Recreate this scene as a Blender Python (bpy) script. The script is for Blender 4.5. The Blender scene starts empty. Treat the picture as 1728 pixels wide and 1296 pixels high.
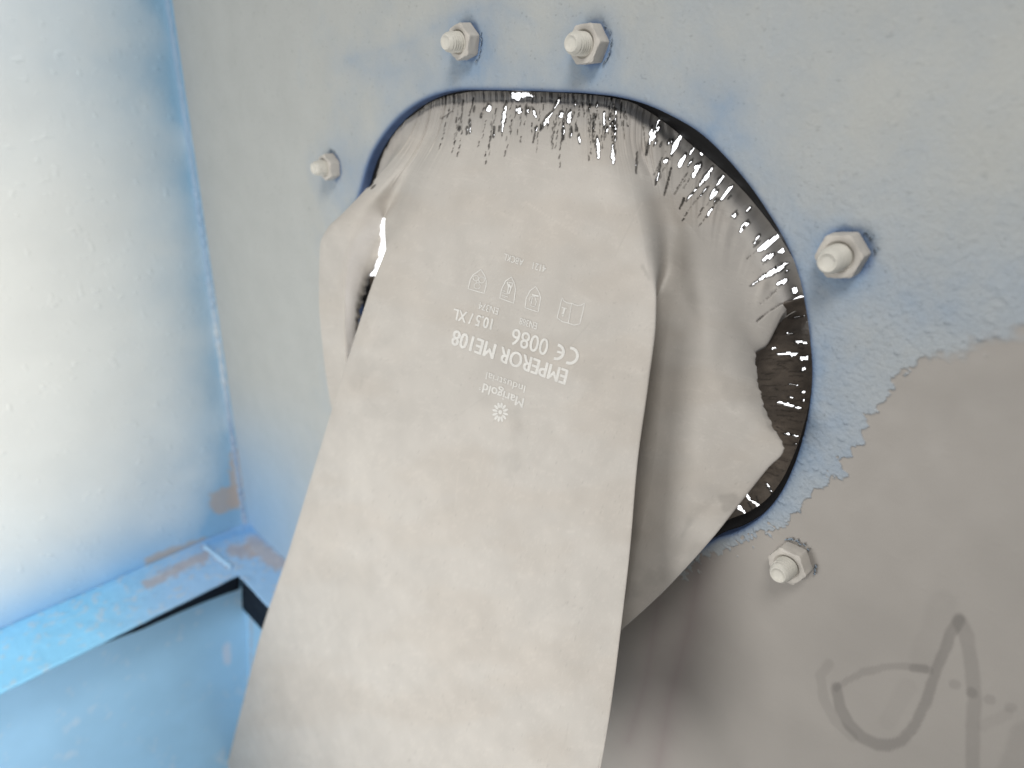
import bpy, math
import numpy as np
from mathutils import Matrix, Vector
from mathutils.bvhtree import BVHTree

# ------------------------------------------------------------------ frame
# real size: one unit of the measuring frame is 0.235 m (the camera stands
# that far off the port plate); x right, y outwards, z up along the corner weld
U = 0.235
F = 1248.0
Rm = np.array([[0.740, -0.272, 0.616], [0.673, 0.279, -0.685], [0.015, 0.921, 0.389]])
_d = np.array([1386., 573., -1248.]); _d /= np.linalg.norm(_d)
def _ray(u, v): return np.stack([u - 864., 648. - v, np.full_like(u, -F)], -1)
def _pl(u, v):
    r = _ray(np.array([float(u)]), np.array([float(v)]))[0]; return r / (r @ _d)
_z = _pl(285, 0) - _pl(415, 880); _z /= np.linalg.norm(_z)
_x = np.cross(_d, _z)
Rm = np.stack([_x, _d, _z])
_o = Rm @ _pl(985, 480)
OX, OZ = _o[0], _o[2]

def P(u, v, h):
    """measured point (photo pixel, height h above the plate) -> metres"""
    u = np.asarray(u, float); v = np.asarray(v, float) + 0 * u; h = np.asarray(h, float) + 0 * u
    r = _ray(u, v); p = r * ((1 - h) / (r @ _d))[..., None]
    w = p @ Rm.T
    w = w - np.array([OX, 1.0, OZ])
    return w * U
def project(w):
    p = (np.asarray(w) / U + np.array([OX, 1.0, OZ])) @ Rm
    return 864 + p[..., 0] / -p[..., 2] * F, 648 - p[..., 1] / -p[..., 2] * F

sc = bpy.context.scene
C = sc.collection
cam_d = bpy.data.cameras.new('camera'); cam = bpy.data.objects.new('camera', cam_d); C.objects.link(cam)
cam_d.lens = 26; cam_d.sensor_width = 36; cam_d.clip_start = 0.005; cam_d.clip_end = 50
M4 = Matrix(Rm.tolist()).to_4x4(); M4.translation = Vector((-OX * U, -U, -OZ * U))
cam.matrix_world = M4
cam_d.dof.use_dof = True; cam_d.dof.focus_distance = 0.29; cam_d.dof.aperture_fstop = 8.0
sc.camera = cam

# ------------------------------------------------------------------ light
world = bpy.data.worlds.new('World'); sc.world = world; world.use_nodes = True
nt = world.node_tree; nt.nodes.clear()
wo = nt.nodes.new('ShaderNodeOutputWorld'); bg = nt.nodes.new('ShaderNodeBackground')
tc = nt.nodes.new('ShaderNodeTexCoord'); sx = nt.nodes.new('ShaderNodeSeparateXYZ')
mr = nt.nodes.new('ShaderNodeMapRange'); mr.inputs['From Min'].default_value = 0.0; mr.inputs['From Max'].default_value = 0.25
mr.inputs['To Min'].default_value = 0.20; mr.inputs['To Max'].default_value = 2.2
nt.links.new(tc.outputs['Generated'], sx.inputs[0]); nt.links.new(sx.outputs['Y'], mr.inputs['Value'])
nt.links.new(mr.outputs[0], bg.inputs['Strength']); nt.links.new(bg.outputs[0], wo.inputs[0])
bg.inputs['Color'].default_value = (0.97, 0.98, 1.0, 1)

def area(name, loc, target, size, power, col):
    l = bpy.data.lights.new(name, 'AREA'); l.shape = 'DISK'; l.size = size; l.energy = power; l.color = col
    o = bpy.data.objects.new(name, l); C.objects.link(o)
    o.location = loc
    o.rotation_euler = (Vector(target) - Vector(loc)).to_track_quat('-Z', 'Y').to_euler()
    return o
area('work_lamp', (0.30, -0.46, 0.66), (-0.15, -0.08, -0.15), 0.26, 4.3, (1.0, 0.98, 0.95))
area('door_light', (-0.05, -0.50, -0.20), (-0.22, -0.05, -0.34), 0.34, 2.1, (1.0, 0.985, 0.955))

sc.view_settings.view_transform = 'Standard'; sc.view_settings.look = 'None'
sc.view_settings.exposure = 0.0; sc.view_settings.gamma = 1.0

# ------------------------------------------------------------------ helpers
def lin(r, g, b):
    c = np.array([r, g, b]) / 255.0
    return np.where(c <= 0.04045, c / 12.92, ((c + 0.055) / 1.055) ** 2.4)

def hash2(ix, iy, seed):
    n = (ix.astype(np.int64) * 374761393 + iy.astype(np.int64) * 668265263 + seed * 974634777) & 0xffffffff
    n = ((n ^ (n >> 13)) * 1274126177) & 0xffffffff
    n = n ^ (n >> 16)
    return (n & 0xffffff) / float(0xffffff)
def vnoise(x, y, seed=0):
    ix = np.floor(x); iy = np.floor(y); fx = x - ix; fy = y - iy
    fx = fx * fx * (3 - 2 * fx); fy = fy * fy * (3 - 2 * fy)
    a = hash2(ix, iy, seed); b = hash2(ix + 1, iy, seed); c = hash2(ix, iy + 1, seed); d = hash2(ix + 1, iy + 1, seed)
    return (a * (1 - fx) + b * fx) * (1 - fy) + (c * (1 - fx) + d * fx) * fy
def fbm(x, y, seed=0, oct=4):
    s = 0; a = 1; t = 0
    for i in range(oct):
        s = s + a * vnoise(x, y, seed + i * 17); t += a; a *= 0.5; x = x * 2.03 + 5.1; y = y * 2.03 + 3.7
    return s / t
def smooth(a, b, x):
    t = np.clip((x - a) / (b - a), 0, 1); return t * t * (3 - 2 * t)
def segdist(u, v, x0, y0, x1, y1):
    dx, dy = x1 - x0, y1 - y0; L = dx * dx + dy * dy + 1e-9
    t = np.clip(((u - x0) * dx + (v - y0) * dy) / L, 0, 1)
    return np.hypot(u - x0 - t * dx, v - y0 - t * dy)
def polydist(u, v, pts):
    d = np.full(u.shape, 1e9)
    for (a, b), (c, e) in zip(pts[:-1], pts[1:]): d = np.minimum(d, segdist(u, v, a, b, c, e))
    return d
def pchip(xk, Y, xq):
    """monotone cubic through the rows of Y (K, ...)"""
    xk = np.asarray(xk, float); Y = np.asarray(Y, float); xq = np.asarray(xq, float)
    h = np.diff(xk); sh = (len(h),) + (1,) * (Y.ndim - 1); hh = h.reshape(sh)
    dl = np.diff(Y, axis=0) / hh
    m = np.zeros_like(Y); m[0] = dl[0]; m[-1] = dl[-1]
    if len(xk) > 2:
        w1 = 2 * hh[1:] + hh[:-1]; w2 = hh[1:] + 2 * hh[:-1]
        ok = dl[:-1] * dl[1:] > 0
        a = np.where(ok, dl[:-1], 1); b = np.where(ok, dl[1:], 1)
        m[1:-1] = np.where(ok, (w1 + w2) / (w1 / a + w2 / b), 0)
    i = np.clip(np.searchsorted(xk, xq, side='right') - 1, 0, len(h) - 1)
    t = ((xq - xk[i]) / h[i]).reshape((-1,) + (1,) * (Y.ndim - 1)); H = h[i].reshape(t.shape)
    return ((2*t**3 - 3*t**2 + 1) * Y[i] + (t**3 - 2*t**2 + t) * H * m[i] + (-2*t**3 + 3*t**2) * Y[i+1] + (t**3 - t**2) * H * m[i+1])

def mesh_obj(name, verts, faces, mat, parent=None, smooth_=True, attrs=None):
    me = bpy.data.meshes.new(name)
    verts = np.asarray(verts, np.float32); 
    if isinstance(faces, np.ndarray):
        n = len(faces); k = faces.shape[1]
        me.vertices.add(len(verts)); me.vertices.foreach_set('co', verts.ravel())
        me.loops.add(n * k); me.loops.foreach_set('vertex_index', faces.astype(np.int32).ravel())
        me.polygons.add(n); me.polygons.foreach_set('loop_start', np.arange(0, n * k, k, dtype=np.int32))
        me.polygons.foreach_set('loop_total', np.full(n, k, np.int32))
        me.update(calc_edges=True)
    else:
        me.from_pydata(verts.tolist(), [], faces); me.update()
    me.polygons.foreach_set('use_smooth', np.full(len(me.polygons), smooth_))
    if attrs:
        for an, data in attrs.items():
            if data.ndim == 2:
                at = me.attributes.new(an, 'FLOAT_COLOR', 'POINT')
                d4 = np.ones((len(verts), 4), np.float32); d4[:, :3] = data; at.data.foreach_set('color', d4.ravel())
            else:
                at = me.attributes.new(an, 'FLOAT', 'POINT'); at.data.foreach_set('value', data.astype(np.float32))
    me.materials.append(mat)
    o = bpy.data.objects.new(name, me); C.objects.link(o)
    if parent: o.parent = parent
    return o
def grid_faces(R, K, wrap=False):
    i = np.arange(R - 1)[:, None]; j = np.arange(K if wrap else K - 1)[None, :]; j2 = (j + 1) % K
    return np.stack([i * K + j, i * K + j2, (i + 1) * K + j2, (i + 1) * K + j], -1).reshape(-1, 4)
def tag(o, label, cat, group=None):
    o['label'] = label; o['category'] = cat
    if group: o['group'] = group
def empty(name, loc=(0, 0, 0)):
    o = bpy.data.objects.new(name, None); C.objects.link(o); o.location = loc; return o

def material(name, col=None, attr=None, rough=0.6, bump=0.3, bscale=900., speck=0.08, sscale=2500., mott=0.06, mscale=45., spec=0.4, dist=0.0002, metal=0.0, battr=None):
    m = bpy.data.materials.new(name); m.use_nodes = True; n = m.node_tree; n.nodes.clear(); L = n.links.new
    out = n.nodes.new('ShaderNodeOutputMaterial'); b = n.nodes.new('ShaderNodeBsdfPrincipled'); L(b.outputs[0], out.inputs[0])
    b.inputs['Roughness'].default_value = rough; b.inputs['Specular IOR Level'].default_value = spec; b.inputs['Metallic'].default_value = metal
    t = n.nodes.new('ShaderNodeTexCoord')
    def noise(s, d=3.):
        x = n.nodes.new('ShaderNodeTexNoise'); x.inputs['Scale'].default_value = s; x.inputs['Detail'].default_value = d; L(t.outputs['Object'], x.inputs['Vector']); return x.outputs['Fac']
    def rng(src, lo, hi, a=0.3, c=0.7):
        x = n.nodes.new('ShaderNodeMapRange'); x.inputs[1].default_value = a; x.inputs[2].default_value = c; x.inputs[3].default_value = lo; x.inputs[4].default_value = hi; L(src, x.inputs[0]); return x.outputs[0]
    def mul(a, bb):
        x = n.nodes.new('ShaderNodeMath'); x.operation = 'MULTIPLY'; L(a, x.inputs[0])
        if isinstance(bb, float): x.inputs[1].default_value = bb
        else: L(bb, x.inputs[1])
        return x.outputs[0]
    k = mul(rng(noise(sscale, 2.), 1 - speck, 1 + speck), rng(noise(mscale, 4.), 1 - mott, 1 + mott))
    vm = n.nodes.new('ShaderNodeVectorMath'); vm.operation = 'SCALE'; L(k, vm.inputs['Scale'])
    if attr:
        a = n.nodes.new('ShaderNodeAttribute'); a.attribute_name = attr; L(a.outputs['Color'], vm.inputs[0])
    else: vm.inputs[0].default_value = tuple(float(c) for c in col)
    L(vm.outputs[0], b.inputs['Base Color'])
    L(rng(noise(mscale * 2.3), rough - 0.08, rough + 0.08), b.inputs['Roughness'])
    bp = n.nodes.new('ShaderNodeBump'); bp.inputs['Distance'].default_value = dist; bp.inputs['Strength'].default_value = bump
    hN = noise(bscale, 4.)
    if battr:
        a2 = n.nodes.new('ShaderNodeAttribute'); a2.attribute_name = battr; hN = mul(hN, a2.outputs['Fac'])
    L(hN, bp.inputs['Height']); L(bp.outputs[0], b.inputs['Normal'])
    return m

M_plate = material('dusty_blue_paint_plate', attr='paint', rough=0.55, bump=0.95, bscale=520., speck=0.035, sscale=3200., mott=0.03, mscale=40., dist=0.0005, battr='rough')
M_wall = material('dusty_blue_paint_wall', attr='paint', rough=0.5, bump=0.05, bscale=120., speck=0.02, mott=0.03, mscale=25., dist=0.0004)
M_glove = material('dusty_natural_rubber', attr='tint', rough=0.72, bump=0.55, bscale=1300., speck=0.045, sscale=5200., mott=0.035, mscale=60., spec=0.25, dist=0.00008)
M_lining = material('dark_rubber_lining', attr='tint', rough=0.38, bump=0.6, bscale=420., speck=0.12, mott=0.25, mscale=90., spec=0.5, dist=0.0005)
M_gap_shade = material('black_gap_shade', col=(0.012, 0.012, 0.013), rough=0.6, spec=0.2)
M_zinc = material('grit_blasted_steel', col=(0.53, 0.50, 0.455), rough=0.62, bump=0.5, bscale=1500., speck=0.06, sscale=4500., mott=0.07, mscale=300., dist=0.00012, spec=0.5)
M_stud = material('grit_blasted_thread', col=(0.62, 0.60, 0.54), rough=0.55, bump=0.4, bscale=1800., speck=0.05, sscale=4500., mott=0.06, mscale=350., dist=0.0001, spec=0.5)
M_ink = material('faded_white_ink', col=(0.69, 0.675, 0.64), rough=0.8, bump=0.1, bscale=2200., speck=0.10, sscale=3200., mott=0.06, mscale=250., spec=0.2, dist=0.00005)
M_ledge_shade = material('dark_ledge_shade', col=(0.018, 0.026, 0.04), rough=0.8, spec=0.1)
M_flake = material('lifted_paint_flake', col=lin(140, 154, 168), rough=0.5, bump=0.4, bscale=900.)

# ------------------------------------------------------------------ hole outline (plate frame)
HC = np.array([-0.12, -0.17])
_hp = [(605,325),(622,268),(655,215),(704,173),(760,153),(815,151),(870,152),(930,154),(990,157),(1040,163),(1085,175),(1132,196),(1180,225),(1225,268),(1262,312),(1295,360),(1325,412),(1346,465),(1358,520),(1366,580),(1369,630),(1364,690),(1352,745),(1335,795),(1312,840),(1280,876),(1245,898),(1205,913)]
_pp = []
for _u, _v in _hp:
    _w = P(_u, _v, 0.0) / U; _a = math.degrees(math.atan2(_w[2] - HC[1], _w[0] - HC[0])); _pp.append((_a, math.hypot(_w[0] - HC[0], _w[2] - HC[1])))
_pp += [(-45, .487), (-75, .485), (-105, .50), (-135, .52), (-160, .61), (179.5, .66)]
_pp.sort(); _ang = np.array([a for a, r in _pp]); _rad = np.array([r for a, r in _pp])
def hole_r(deg):
    deg = (np.asarray(deg, float) + 180) % 360 - 180
    n = len(_ang); A = np.concatenate([_ang[-3:] - 360, _ang, _ang[:3] + 360]); Rr = np.concatenate([_rad[-3:], _rad, _rad[:3]])
    # Catmull-Rom, non-uniform
    m = (Rr[2:] - Rr[:-2]) / (A[2:] - A[:-2]); m = np.concatenate([[0], m, [0]])
    i = np.clip(np.searchsorted(A, deg, side='right') - 1, 1, len(A) - 3); H = A[i+1] - A[i]; t = (deg - A[i]) / H
    return (2*t**3-3*t**2+1)*Rr[i] + (t**3-2*t**2+t)*H*m[i] + (-2*t**3+3*t**2)*Rr[i+1] + (t**3-t**2)*H*m[i+1]
def plate_xyz(x, z, h): return np.stack([x * U, -h * U, z * U], -1)

XC, ZL = -1.640, -1.497          # corner with the side wall, ledge height
LW, LH = 0.280, 0.168            # ledge widths off wall and plate
BOLTS = [((751, 70), .057, 8), ((961, 75), .0575, 20), ((529, 285), .056, 2), ((1395, 441), .060, 16), ((1311, 971), .056, 28)]

# paint of plate, sampled at photo-measured places ---------------------------------
GREY = lin(176, 178, 175); BLUE = lin(134, 154, 176); DEEP = lin(72, 100, 142); MET = lin(160, 155, 149); SKY = lin(128, 176, 216)
JAG = [(1800, 540), (1728, 556), (1640, 578), (1585, 600), (1545, 602), (1520, 636), (1490, 668), (1462, 705), (1445, 760), (1412, 800), (1385, 825), (1345, 868), (1318, 878), (1290, 900), (1240, 924), (1190, 940), (1160, 958), (1100, 990), (1000, 1040), (800, 1130), (650, 1400)]
def signed_jag(u, v):
    d = np.full(u.shape, 1e9); s = np.ones(u.shape); al = np.zeros(u.shape); acc = 0
    for (a, b), (c, e) in zip(JAG[:-1], JAG[1:]):
        dx, dy = c - a, e - b; L = math.hypot(dx, dy)
        t = np.clip(((u - a) * dx + (v - b) * dy) / (L * L), 0, 1)
        dd = np.hypot(u - a - t * dx, v - b - t * dy)
        cr = (dx * (v - b) - dy * (u - a))
        m = dd < d; d = np.where(m, dd, d); s = np.where(m, np.sign(cr), s); al = np.where(m, acc + t * L, al); acc += L
    return -d * s, al       # positive on the bare side
SCR = [([(1568,1130),(1530,1124),(1490,1126),(1455,1135),(1428,1150),(1412,1162)], 6, .10), ([(1412,1162),(1418,1195),(1432,1222),(1455,1245),(1480,1256),(1500,1258),(1522,1250),(1545,1222),(1562,1185),(1580,1130),(1600,1080),(1618,1046)], 9.5, .17), ([(1618,1046),(1632,1075),(1640,1130),(1645,1180),(1642,1240),(1640,1320)], 12, .12), ([(1398,1120),(1384,1140),(1390,1180),(1408,1215),(1440,1245)], 8, .07), ([(1590,1020),(1575,1070),(1560,1110)], 24, .035), ([(1610,1155),(1614,1156)], 8, .09), ([(1638,1168),(1642,1170)], 8, .12), ([(1668,1180),(1672,1181)], 8, .09), ([(1703,1194),(1709,1195)], 8, .08), ([(1728,1240),(1700,1320)], 22, .07), ([(1500,1215),(1530,1160)], 16, .03), ([(1660,1225),(1700,1205)], 10, .04), ([(1560,1128),(1540,1126)], 7, .10)]
def plate_paint(u, v, x, z, rho):
    """rho: distance from the hole edge in frame units"""
    n1 = fbm(x * 14, z * 14, 3, 4); n2 = fbm(x * 45, z * 45, 9, 4); n3 = fbm(x * 140, z * 140, 21, 3)
    b = 0.08 + 0.4 * (n1 - .5)
    b = b + 0.40 * np.exp(-(rho / .03) ** 1.2)
    b = b + 0.36 * smooth(1180, 1350, u) * smooth(250, 560, v)
    b = b + 0.20 * np.exp(-((u - 880) / 240) ** 2 - ((v - 120) / 45) ** 2)
    b = b + 0.38 * np.exp(-polydist(u, v, [(1235,165),(1195,225)]) / 30) + 0.25 * np.exp(-polydist(u, v, [(1180, 150), (1330, 330), (1385, 430)]) / 40)
    b = b + 0.22 * np.exp(-polydist(u, v, [(590,100),(700,70),(760,30),(840,5),(900,40)]) / 16)
    b = b + 0.22 * np.exp(-polydist(u, v, [(590,100),(640,130),(700,110)]) / 20)
    for (tu, tv), h, r in BOLTS[:4]:
        q = P(tu, tv, h); bu, bv = project(np.array([q[0], 0, q[2]]))
        d = np.hypot(u - bu, (v - bv) * .9); dn = np.hypot(u - bu - 0, (v - bv - 42))
        k = 1.0 if tu != 529 else .55
        b = b + k * (.75 * np.exp(-(d / 46) ** 2.6) + .32 * np.exp(-(dn / 34) ** 2))
    b = b - 0.30 * smooth(640, 400, u) + 0.30 * np.exp(-np.abs(u - 400) / 60) * smooth(550, 850, v)
    b = b * (0.72 + 0.56 * n2) + 0.10 * (n3 - .5)
    b = np.clip(b, 0, 1)[:, None]
    col = GREY * (1 - b) + BLUE * b
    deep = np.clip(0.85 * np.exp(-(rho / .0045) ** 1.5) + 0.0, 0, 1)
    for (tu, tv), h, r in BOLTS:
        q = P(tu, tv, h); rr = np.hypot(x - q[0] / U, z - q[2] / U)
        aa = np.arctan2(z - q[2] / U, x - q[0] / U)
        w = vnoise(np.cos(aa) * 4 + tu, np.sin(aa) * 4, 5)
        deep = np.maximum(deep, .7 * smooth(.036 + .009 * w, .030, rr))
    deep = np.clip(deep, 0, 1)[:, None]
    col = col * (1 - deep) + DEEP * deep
    # saturated fresh paint low in the left corner
    lo = (smooth(620, 930, v + 0.25 * (420 - u)) * smooth(620, 420, u))[:, None]
    col = col * (1 - .75 * lo) + SKY * .75 * lo
    sp = np.clip((fbm(x * 190, z * 190, 77, 2) - .80) * 8, 0, 1)[:, None] * .25
    col = col * (1 - sp)
    # blasted bare region
    sd, al = signed_jag(u, v)
    tooth = np.abs(((al / 31 + 1.2 * vnoise(al / 60, al * 0, 4)) % 1) - .5) * 2
    amp = 17 * smooth(60, 250, al) * (.3 + .7 * smooth(720, 560, al)) * (.55 + .9 * vnoise(al / 45, al * 0, 8))
    e = sd + amp * (tooth * .9 - .55) + 16 * (n2 - .5) * 2 + 14 * (n3 - .5) * 2 + 22 * (vnoise(x * 75, z * 90, 31) - .5)
    soft = 2.2 + 24 * smooth(300, 150, al)
    bare = smooth(-soft, soft, e)
    bb = bare[:, None]
    m = MET * (1 + 0.10 * (fbm(x * 5, z * 5, 41, 3)[:, None] - .5) * 2)
    m = m * (1 - .05 * np.exp(-((v - 700 + .25 * (u - 1500)) / 40) ** 2) * smooth(1450, 1600, u))[:, None]
    pink = np.exp(-polydist(u, v, [(1180, 950), (1165, 1050), (1130, 1180), (1110, 1300)]) / 22) + .8 * np.exp(-polydist(u, v, [(1110, 1020), (1090, 1150), (1060, 1250)]) / 14)
    m = m * (1 - pink[:, None] * np.array([.15, .20, .18]))
    for pts, w, a in SCR:
        dd = polydist(u + 5 * (n2 - .5), v + 5 * (n2 - .5), pts)
        brk = np.where(fbm(x * 30, z * 30, 66, 2) > .25, 1, .55)
        m = m * (1 - 1.6 * a * (.85 + .15 * brk) * smooth(w * 1.35, w * .7, dd))[:, None]
    col = col * (1 - bb) + m * bb
    # relief in metres: paint film stands proud with a lifted rim, pits and grains
    edge = np.exp(-(e / 3.0) ** 2) * smooth(120, 260, al)
    reg = smooth(1050, 1350, u) * smooth(120, 520, v) + .15
    rel = (1 - bare) * (0.00009 + .00012 * (n3 - .5) * 2 * reg) + 0.00012 * edge * (1 - bare)
    lump = np.clip(fbm(x * 110, z * 110, 91, 2) - .70, 0, 1)
    near = .25 + np.exp(-(sd / 60) ** 2)
    rel = rel + lump * .0018 * (.12 + 1.6 * near * (1 - bare))
    rough = (1 - bare) * (.62 + .75 * smooth(1050, 1400, u) * smooth(100, 500, v)) + .10
    return np.clip(col, 0, 1), rel, rough

cab = empty('blast_cabinet', (0, 0, 0))
tag(cab, 'grey and blue painted steel blast cabinet interior around the oval glove port', 'blasting cabinet')

# port plate: rays from hole edge out to the plate border
NA, NR = 2300, 330
ang = np.linspace(-180, 180, NA, endpoint=False)
c, s_ = np.cos(np.radians(ang)), np.sin(np.radians(ang))
r0 = hole_r(ang)
x0b, x1b, z0b, z1b = XC - .004, 1.25, ZL - .03, .75
with np.errstate(divide='ignore'):
    tx = np.where(c > 0, (x1b - HC[0]) / c, (x0b - HC[0]) / c); tz = np.where(s_ > 0, (z1b - HC[1]) / s_, (z0b - HC[1]) / s_)
r1 = np.minimum(np.abs(tx), np.abs(tz))
k = (np.arange(NR) / (NR - 1)) ** 1.15
rr = r0[None] + (r1 - r0)[None] * k[:, None]
x = HC[0] + rr * c; z = HC[1] + rr * s_; rho = (rr - r0[None])
xf, zf, rf = x.ravel(), z.ravel(), rho.ravel()
base = plate_xyz(xf, zf, 0 * xf); uu, vv = project(base)
col, rel, rough = plate_paint(uu, vv, xf, zf, rf)
h = rel / U - 0.004 * np.exp(-rf / .004)                     # rolled edge of the opening
verts = plate_xyz(xf, zf, h)
rim = []; rcol = []; rrough = []
for dh, dr in ((-.008, -.0015), (-.016, -.002), (-.026, -.002)):
    rim.append(plate_xyz(HC[0] + (r0 + dr) * c, HC[1] + (r0 + dr) * s_, np.full(NA, dh)))
    rcol.append(np.repeat(lin(52, 74, 112)[None], NA, 0) * (0.7 + .6 * fbm(ang * .4, ang * 0, 8, 3)[:, None])); rrough.append(np.full(NA, .4))
rim = rim[::-1]
verts = np.concatenate(rim + [verts]); col = np.concatenate(rcol + [col]); rough = np.concatenate(rrough + [rough])
mesh_obj('port_plate', verts, grid_faces(NR + 3, NA, True)[:, ::-1], M_plate, cab, True, {'paint': col, 'rough': rough})

# black ring added behind the plate for the shade in the rim gap
gap_k = [(-180, .006), (-60, .02), (-30, .013), (-15, .016), (0, .020), (14, .020), (25, .018), (36, .028), (46, .036), (56, .042), (64, .030), (75, .012), (95, .006), (115, .006), (135, .004), (155, .003), (180, .006)]
ga = np.array([a for a, g in gap_k], float); gv = np.array([g for a, g in gap_k])
ang2 = np.linspace(-180, 180, 720, endpoint=False); c2, s2 = np.cos(np.radians(ang2)), np.sin(np.radians(ang2)); r2 = hole_r(ang2)
gi = pchip(ga, gv, ang2)
rows = []
for dr, hh in (((-1, -.060)), (-1, -.050), (-.6, -.040), (0, -.030), (.06, -.0265)):
    rad = r2 + (gi * dr if dr <= 0 else dr)
    rows.append(plate_xyz(HC[0] + rad * c2, HC[1] + rad * s2, np.full(720, hh)))
for hh in (-.075,):
    rad = r2 + .08; rows.append(plate_xyz(HC[0] + rad * c2, HC[1] + rad * s2, np.full(720, hh)))
mesh_obj('rim_gap_shade', np.concatenate(rows), grid_faces(len(rows), 720, True), M_gap_shade, cab)

# ------------------------------------------------------------------ side wall, ledge, hopper
def wall_paint(u, v, y, z):
    n1 = fbm(y * 9, z * 9, 103, 4); n2 = fbm(y * 40, z * 40, 109, 4)
    W_ = lin(224, 225, 220); B_ = lin(126, 164, 192); Sk = lin(96, 164, 216)
    xl = 285 + (v / 880.) * 135
    dc = xl - u                                            # distance from the corner
    b = .6 * np.exp(-np.clip(dc, 0, 1e3) / 75) + .30 * np.exp(-np.clip(dc, 0, 1e3) / 150)
    ll = 890 + (425 - u) * .46 - v                         # height over ledge
    b = b + .8 * np.exp(-np.clip(ll, 0, 2e3) / 85) + .25 * np.exp(-((v - 0) / 260) ** 2)
    b = np.clip(b * (.75 + .5 * n1), 0, 1)[:, None]
    col = W_ * (1 - b) + B_ * b
    k = (.85 * np.exp(-np.clip(ll, 0, 2e3) / 60) * smooth(420, 200, u))[:, None]
    col = col * (1 - k) + Sk * k
    br = lin(163, 152, 144)
    wob = 14 * (n2 - .5)
    for pts, w in (([(398, 770), (400, 820), (396, 845)], 12), ([(392, 838), (372, 848)], 20), ([(345, 916), (300, 930), (252, 950)], 8)):
        m = (.8 * smooth(w + 4, w - 4, polydist(u, v, pts) + wob))[:, None]
        col = col * (1 - m) + br * m
    return col
ny, nz = 330, 620
yy = np.linspace(0, -1.45, ny); zz = np.linspace(ZL - .01, .80, nz)
Y, Z = np.meshgrid(yy, zz); y, z = Y.ravel(), Z.ravel()
fil = .024 * np.exp(y / .014)                              # weld fillet into the corner
bow = .008 * np.sin(z * 2.1 + 1)                           # slightly bowed sheet
n = fbm(y * 60, z * 60, 7, 2)
pos = np.stack([(XC + fil + bow * smooth(0, -.4, y) + .0012 * np.clip(n - .72, 0, 1) * 8) * U, y * U, z * U], -1)
uu, vv = project(pos)
mesh_obj('side_wall', pos, grid_faces(nz, ny), M_wall, cab, True, {'paint': wall_paint(uu, vv, y, z)})

# weld bead up the corner: a chain of solidified ripples
nzb, nab = 900, 14
zb = np.linspace(ZL, .80, nzb); ab = np.linspace(-.35, math.pi / 2 + .35, nab)
A, ZB = np.meshgrid(ab, zb)
rip = np.abs(np.sin(ZB * 75 + 2.5 * vnoise(ZB * 9, ZB * 0, 2)))
rad = .012 + .0045 * rip * (vnoise(ZB * 26, ZB * 0, 6)) * smooth(.2, -.4, ZB) + .005 * (fbm(ZB * 60, A * 3, 12, 3) - .5)
bx = XC + .006 + rad * np.cos(A); bh = .004 + rad * np.sin(A)
bp_ = np.stack([bx * U, -bh * U, ZB * U], -1).reshape(-1, 3)
tq = smooth(-.3, -.7, bp_[:, 2] / U)[:, None] * (.4 + .6 * vnoise(bp_[:, 2] / U * 40, bp_[:, 2] * 0, 14))[:, None]
bc = lin(140, 168, 194) * (1 - tq * .6) + lin(205, 208, 206) * tq * .6
lo = smooth(-.8, -1.1, bp_[:, 2] / U)[:, None] * .5
bc = bc * (1 - lo) + lin(90, 120, 160) * lo
mesh_obj('weld_bead', bp_, grid_faces(nzb, nab), M_wall, cab, True, {'paint': bc})

# ledge: folded strip running along the side wall and round under the plate
def strip(name, corners, n_a, n_b, paintf, thick):
    a, b_, c_, d_ = [np.array(q, float) for q in corners]
    S, T = np.meshgrid(np.linspace(0, 1, n_a), np.linspace(0, 1, n_b)); S = S.ravel()[:, None]; T = T.ravel()[:, None]
    p = (a * (1 - S) + b_ * S) * (1 - T) + (d_ * (1 - S) + c_ * S) * T
    w = np.stack([p[:, 0] * U, -p[:, 1] * U, p[:, 2] * U], -1)
    uu, vv = project(w); colr, dz = paintf(uu, vv, p[:, 0], p[:, 1])
    w[:, 2] += dz
    o = mesh_obj(name, w, grid_faces(n_b, n_a), M_wall, cab, True, {'paint': colr})
    md = o.modifiers.new('thickness', 'SOLIDIFY'); md.thickness = thick; md.offset = -1
    bv = o.modifiers.new('edge', 'BEVEL'); bv.width = .0006; bv.segments = 2; bv.limit_method = 'ANGLE'; bv.angle_limit = math.radians(60)
    return o
def ledge_paint(u, v, x, h):
    n2 = fbm(x * 50, h * 50, 203, 4); n1 = fbm(x * 12, h * 12, 207, 3)
    cy = lin(134, 198, 234); pl_ = lin(150, 188, 224)
    k = smooth(330, 120, u)[:, None]
    col = pl_ * (1 - k) + cy * k
    col = col * (.94 + .12 * n1[:, None])
    br = lin(176, 160, 152)
    for pts, w in (([(425, 915), (470, 950)], 13), ([(395, 928), (420, 930)], 11), ([(345, 940), (320, 950), (250, 985)], 8), ([(345, 925), (385, 955)], 3)):
        m = (.7 * smooth(w + 5, w - 4, polydist(u, v, pts) + 18 * (n2 - .5)))[:, None]; col = col * (1 - m) + br * m
    m = (.35 * smooth(.55, .72, n2))[:, None]; col = col * (1 - m) + lin(196, 190, 186) * m
    m = (.8 * np.exp(-polydist(u, v, [(350, 915), (425, 893)]) / 9))[:, None]; col = col * (1 - m) + lin(110, 168, 222) * m
    return col, .0012 * (n1 - .5) + .0005 * (n2 - .5)
xi = XC + LW - .012
strip('ledge', [(XC, 0.0, ZL), (XC, 1.5, ZL), (xi + .02, 1.5, ZL), (xi, LH, ZL)], 420, 60, ledge_paint, .003)
strip('ledge', [(XC, 0.0, ZL + .0015), (xi, LH, ZL + .0015), (.9, LH - .01, ZL + .0015), (.9, 0, ZL + .0015)], 60, 420, ledge_paint, .003)
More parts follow.
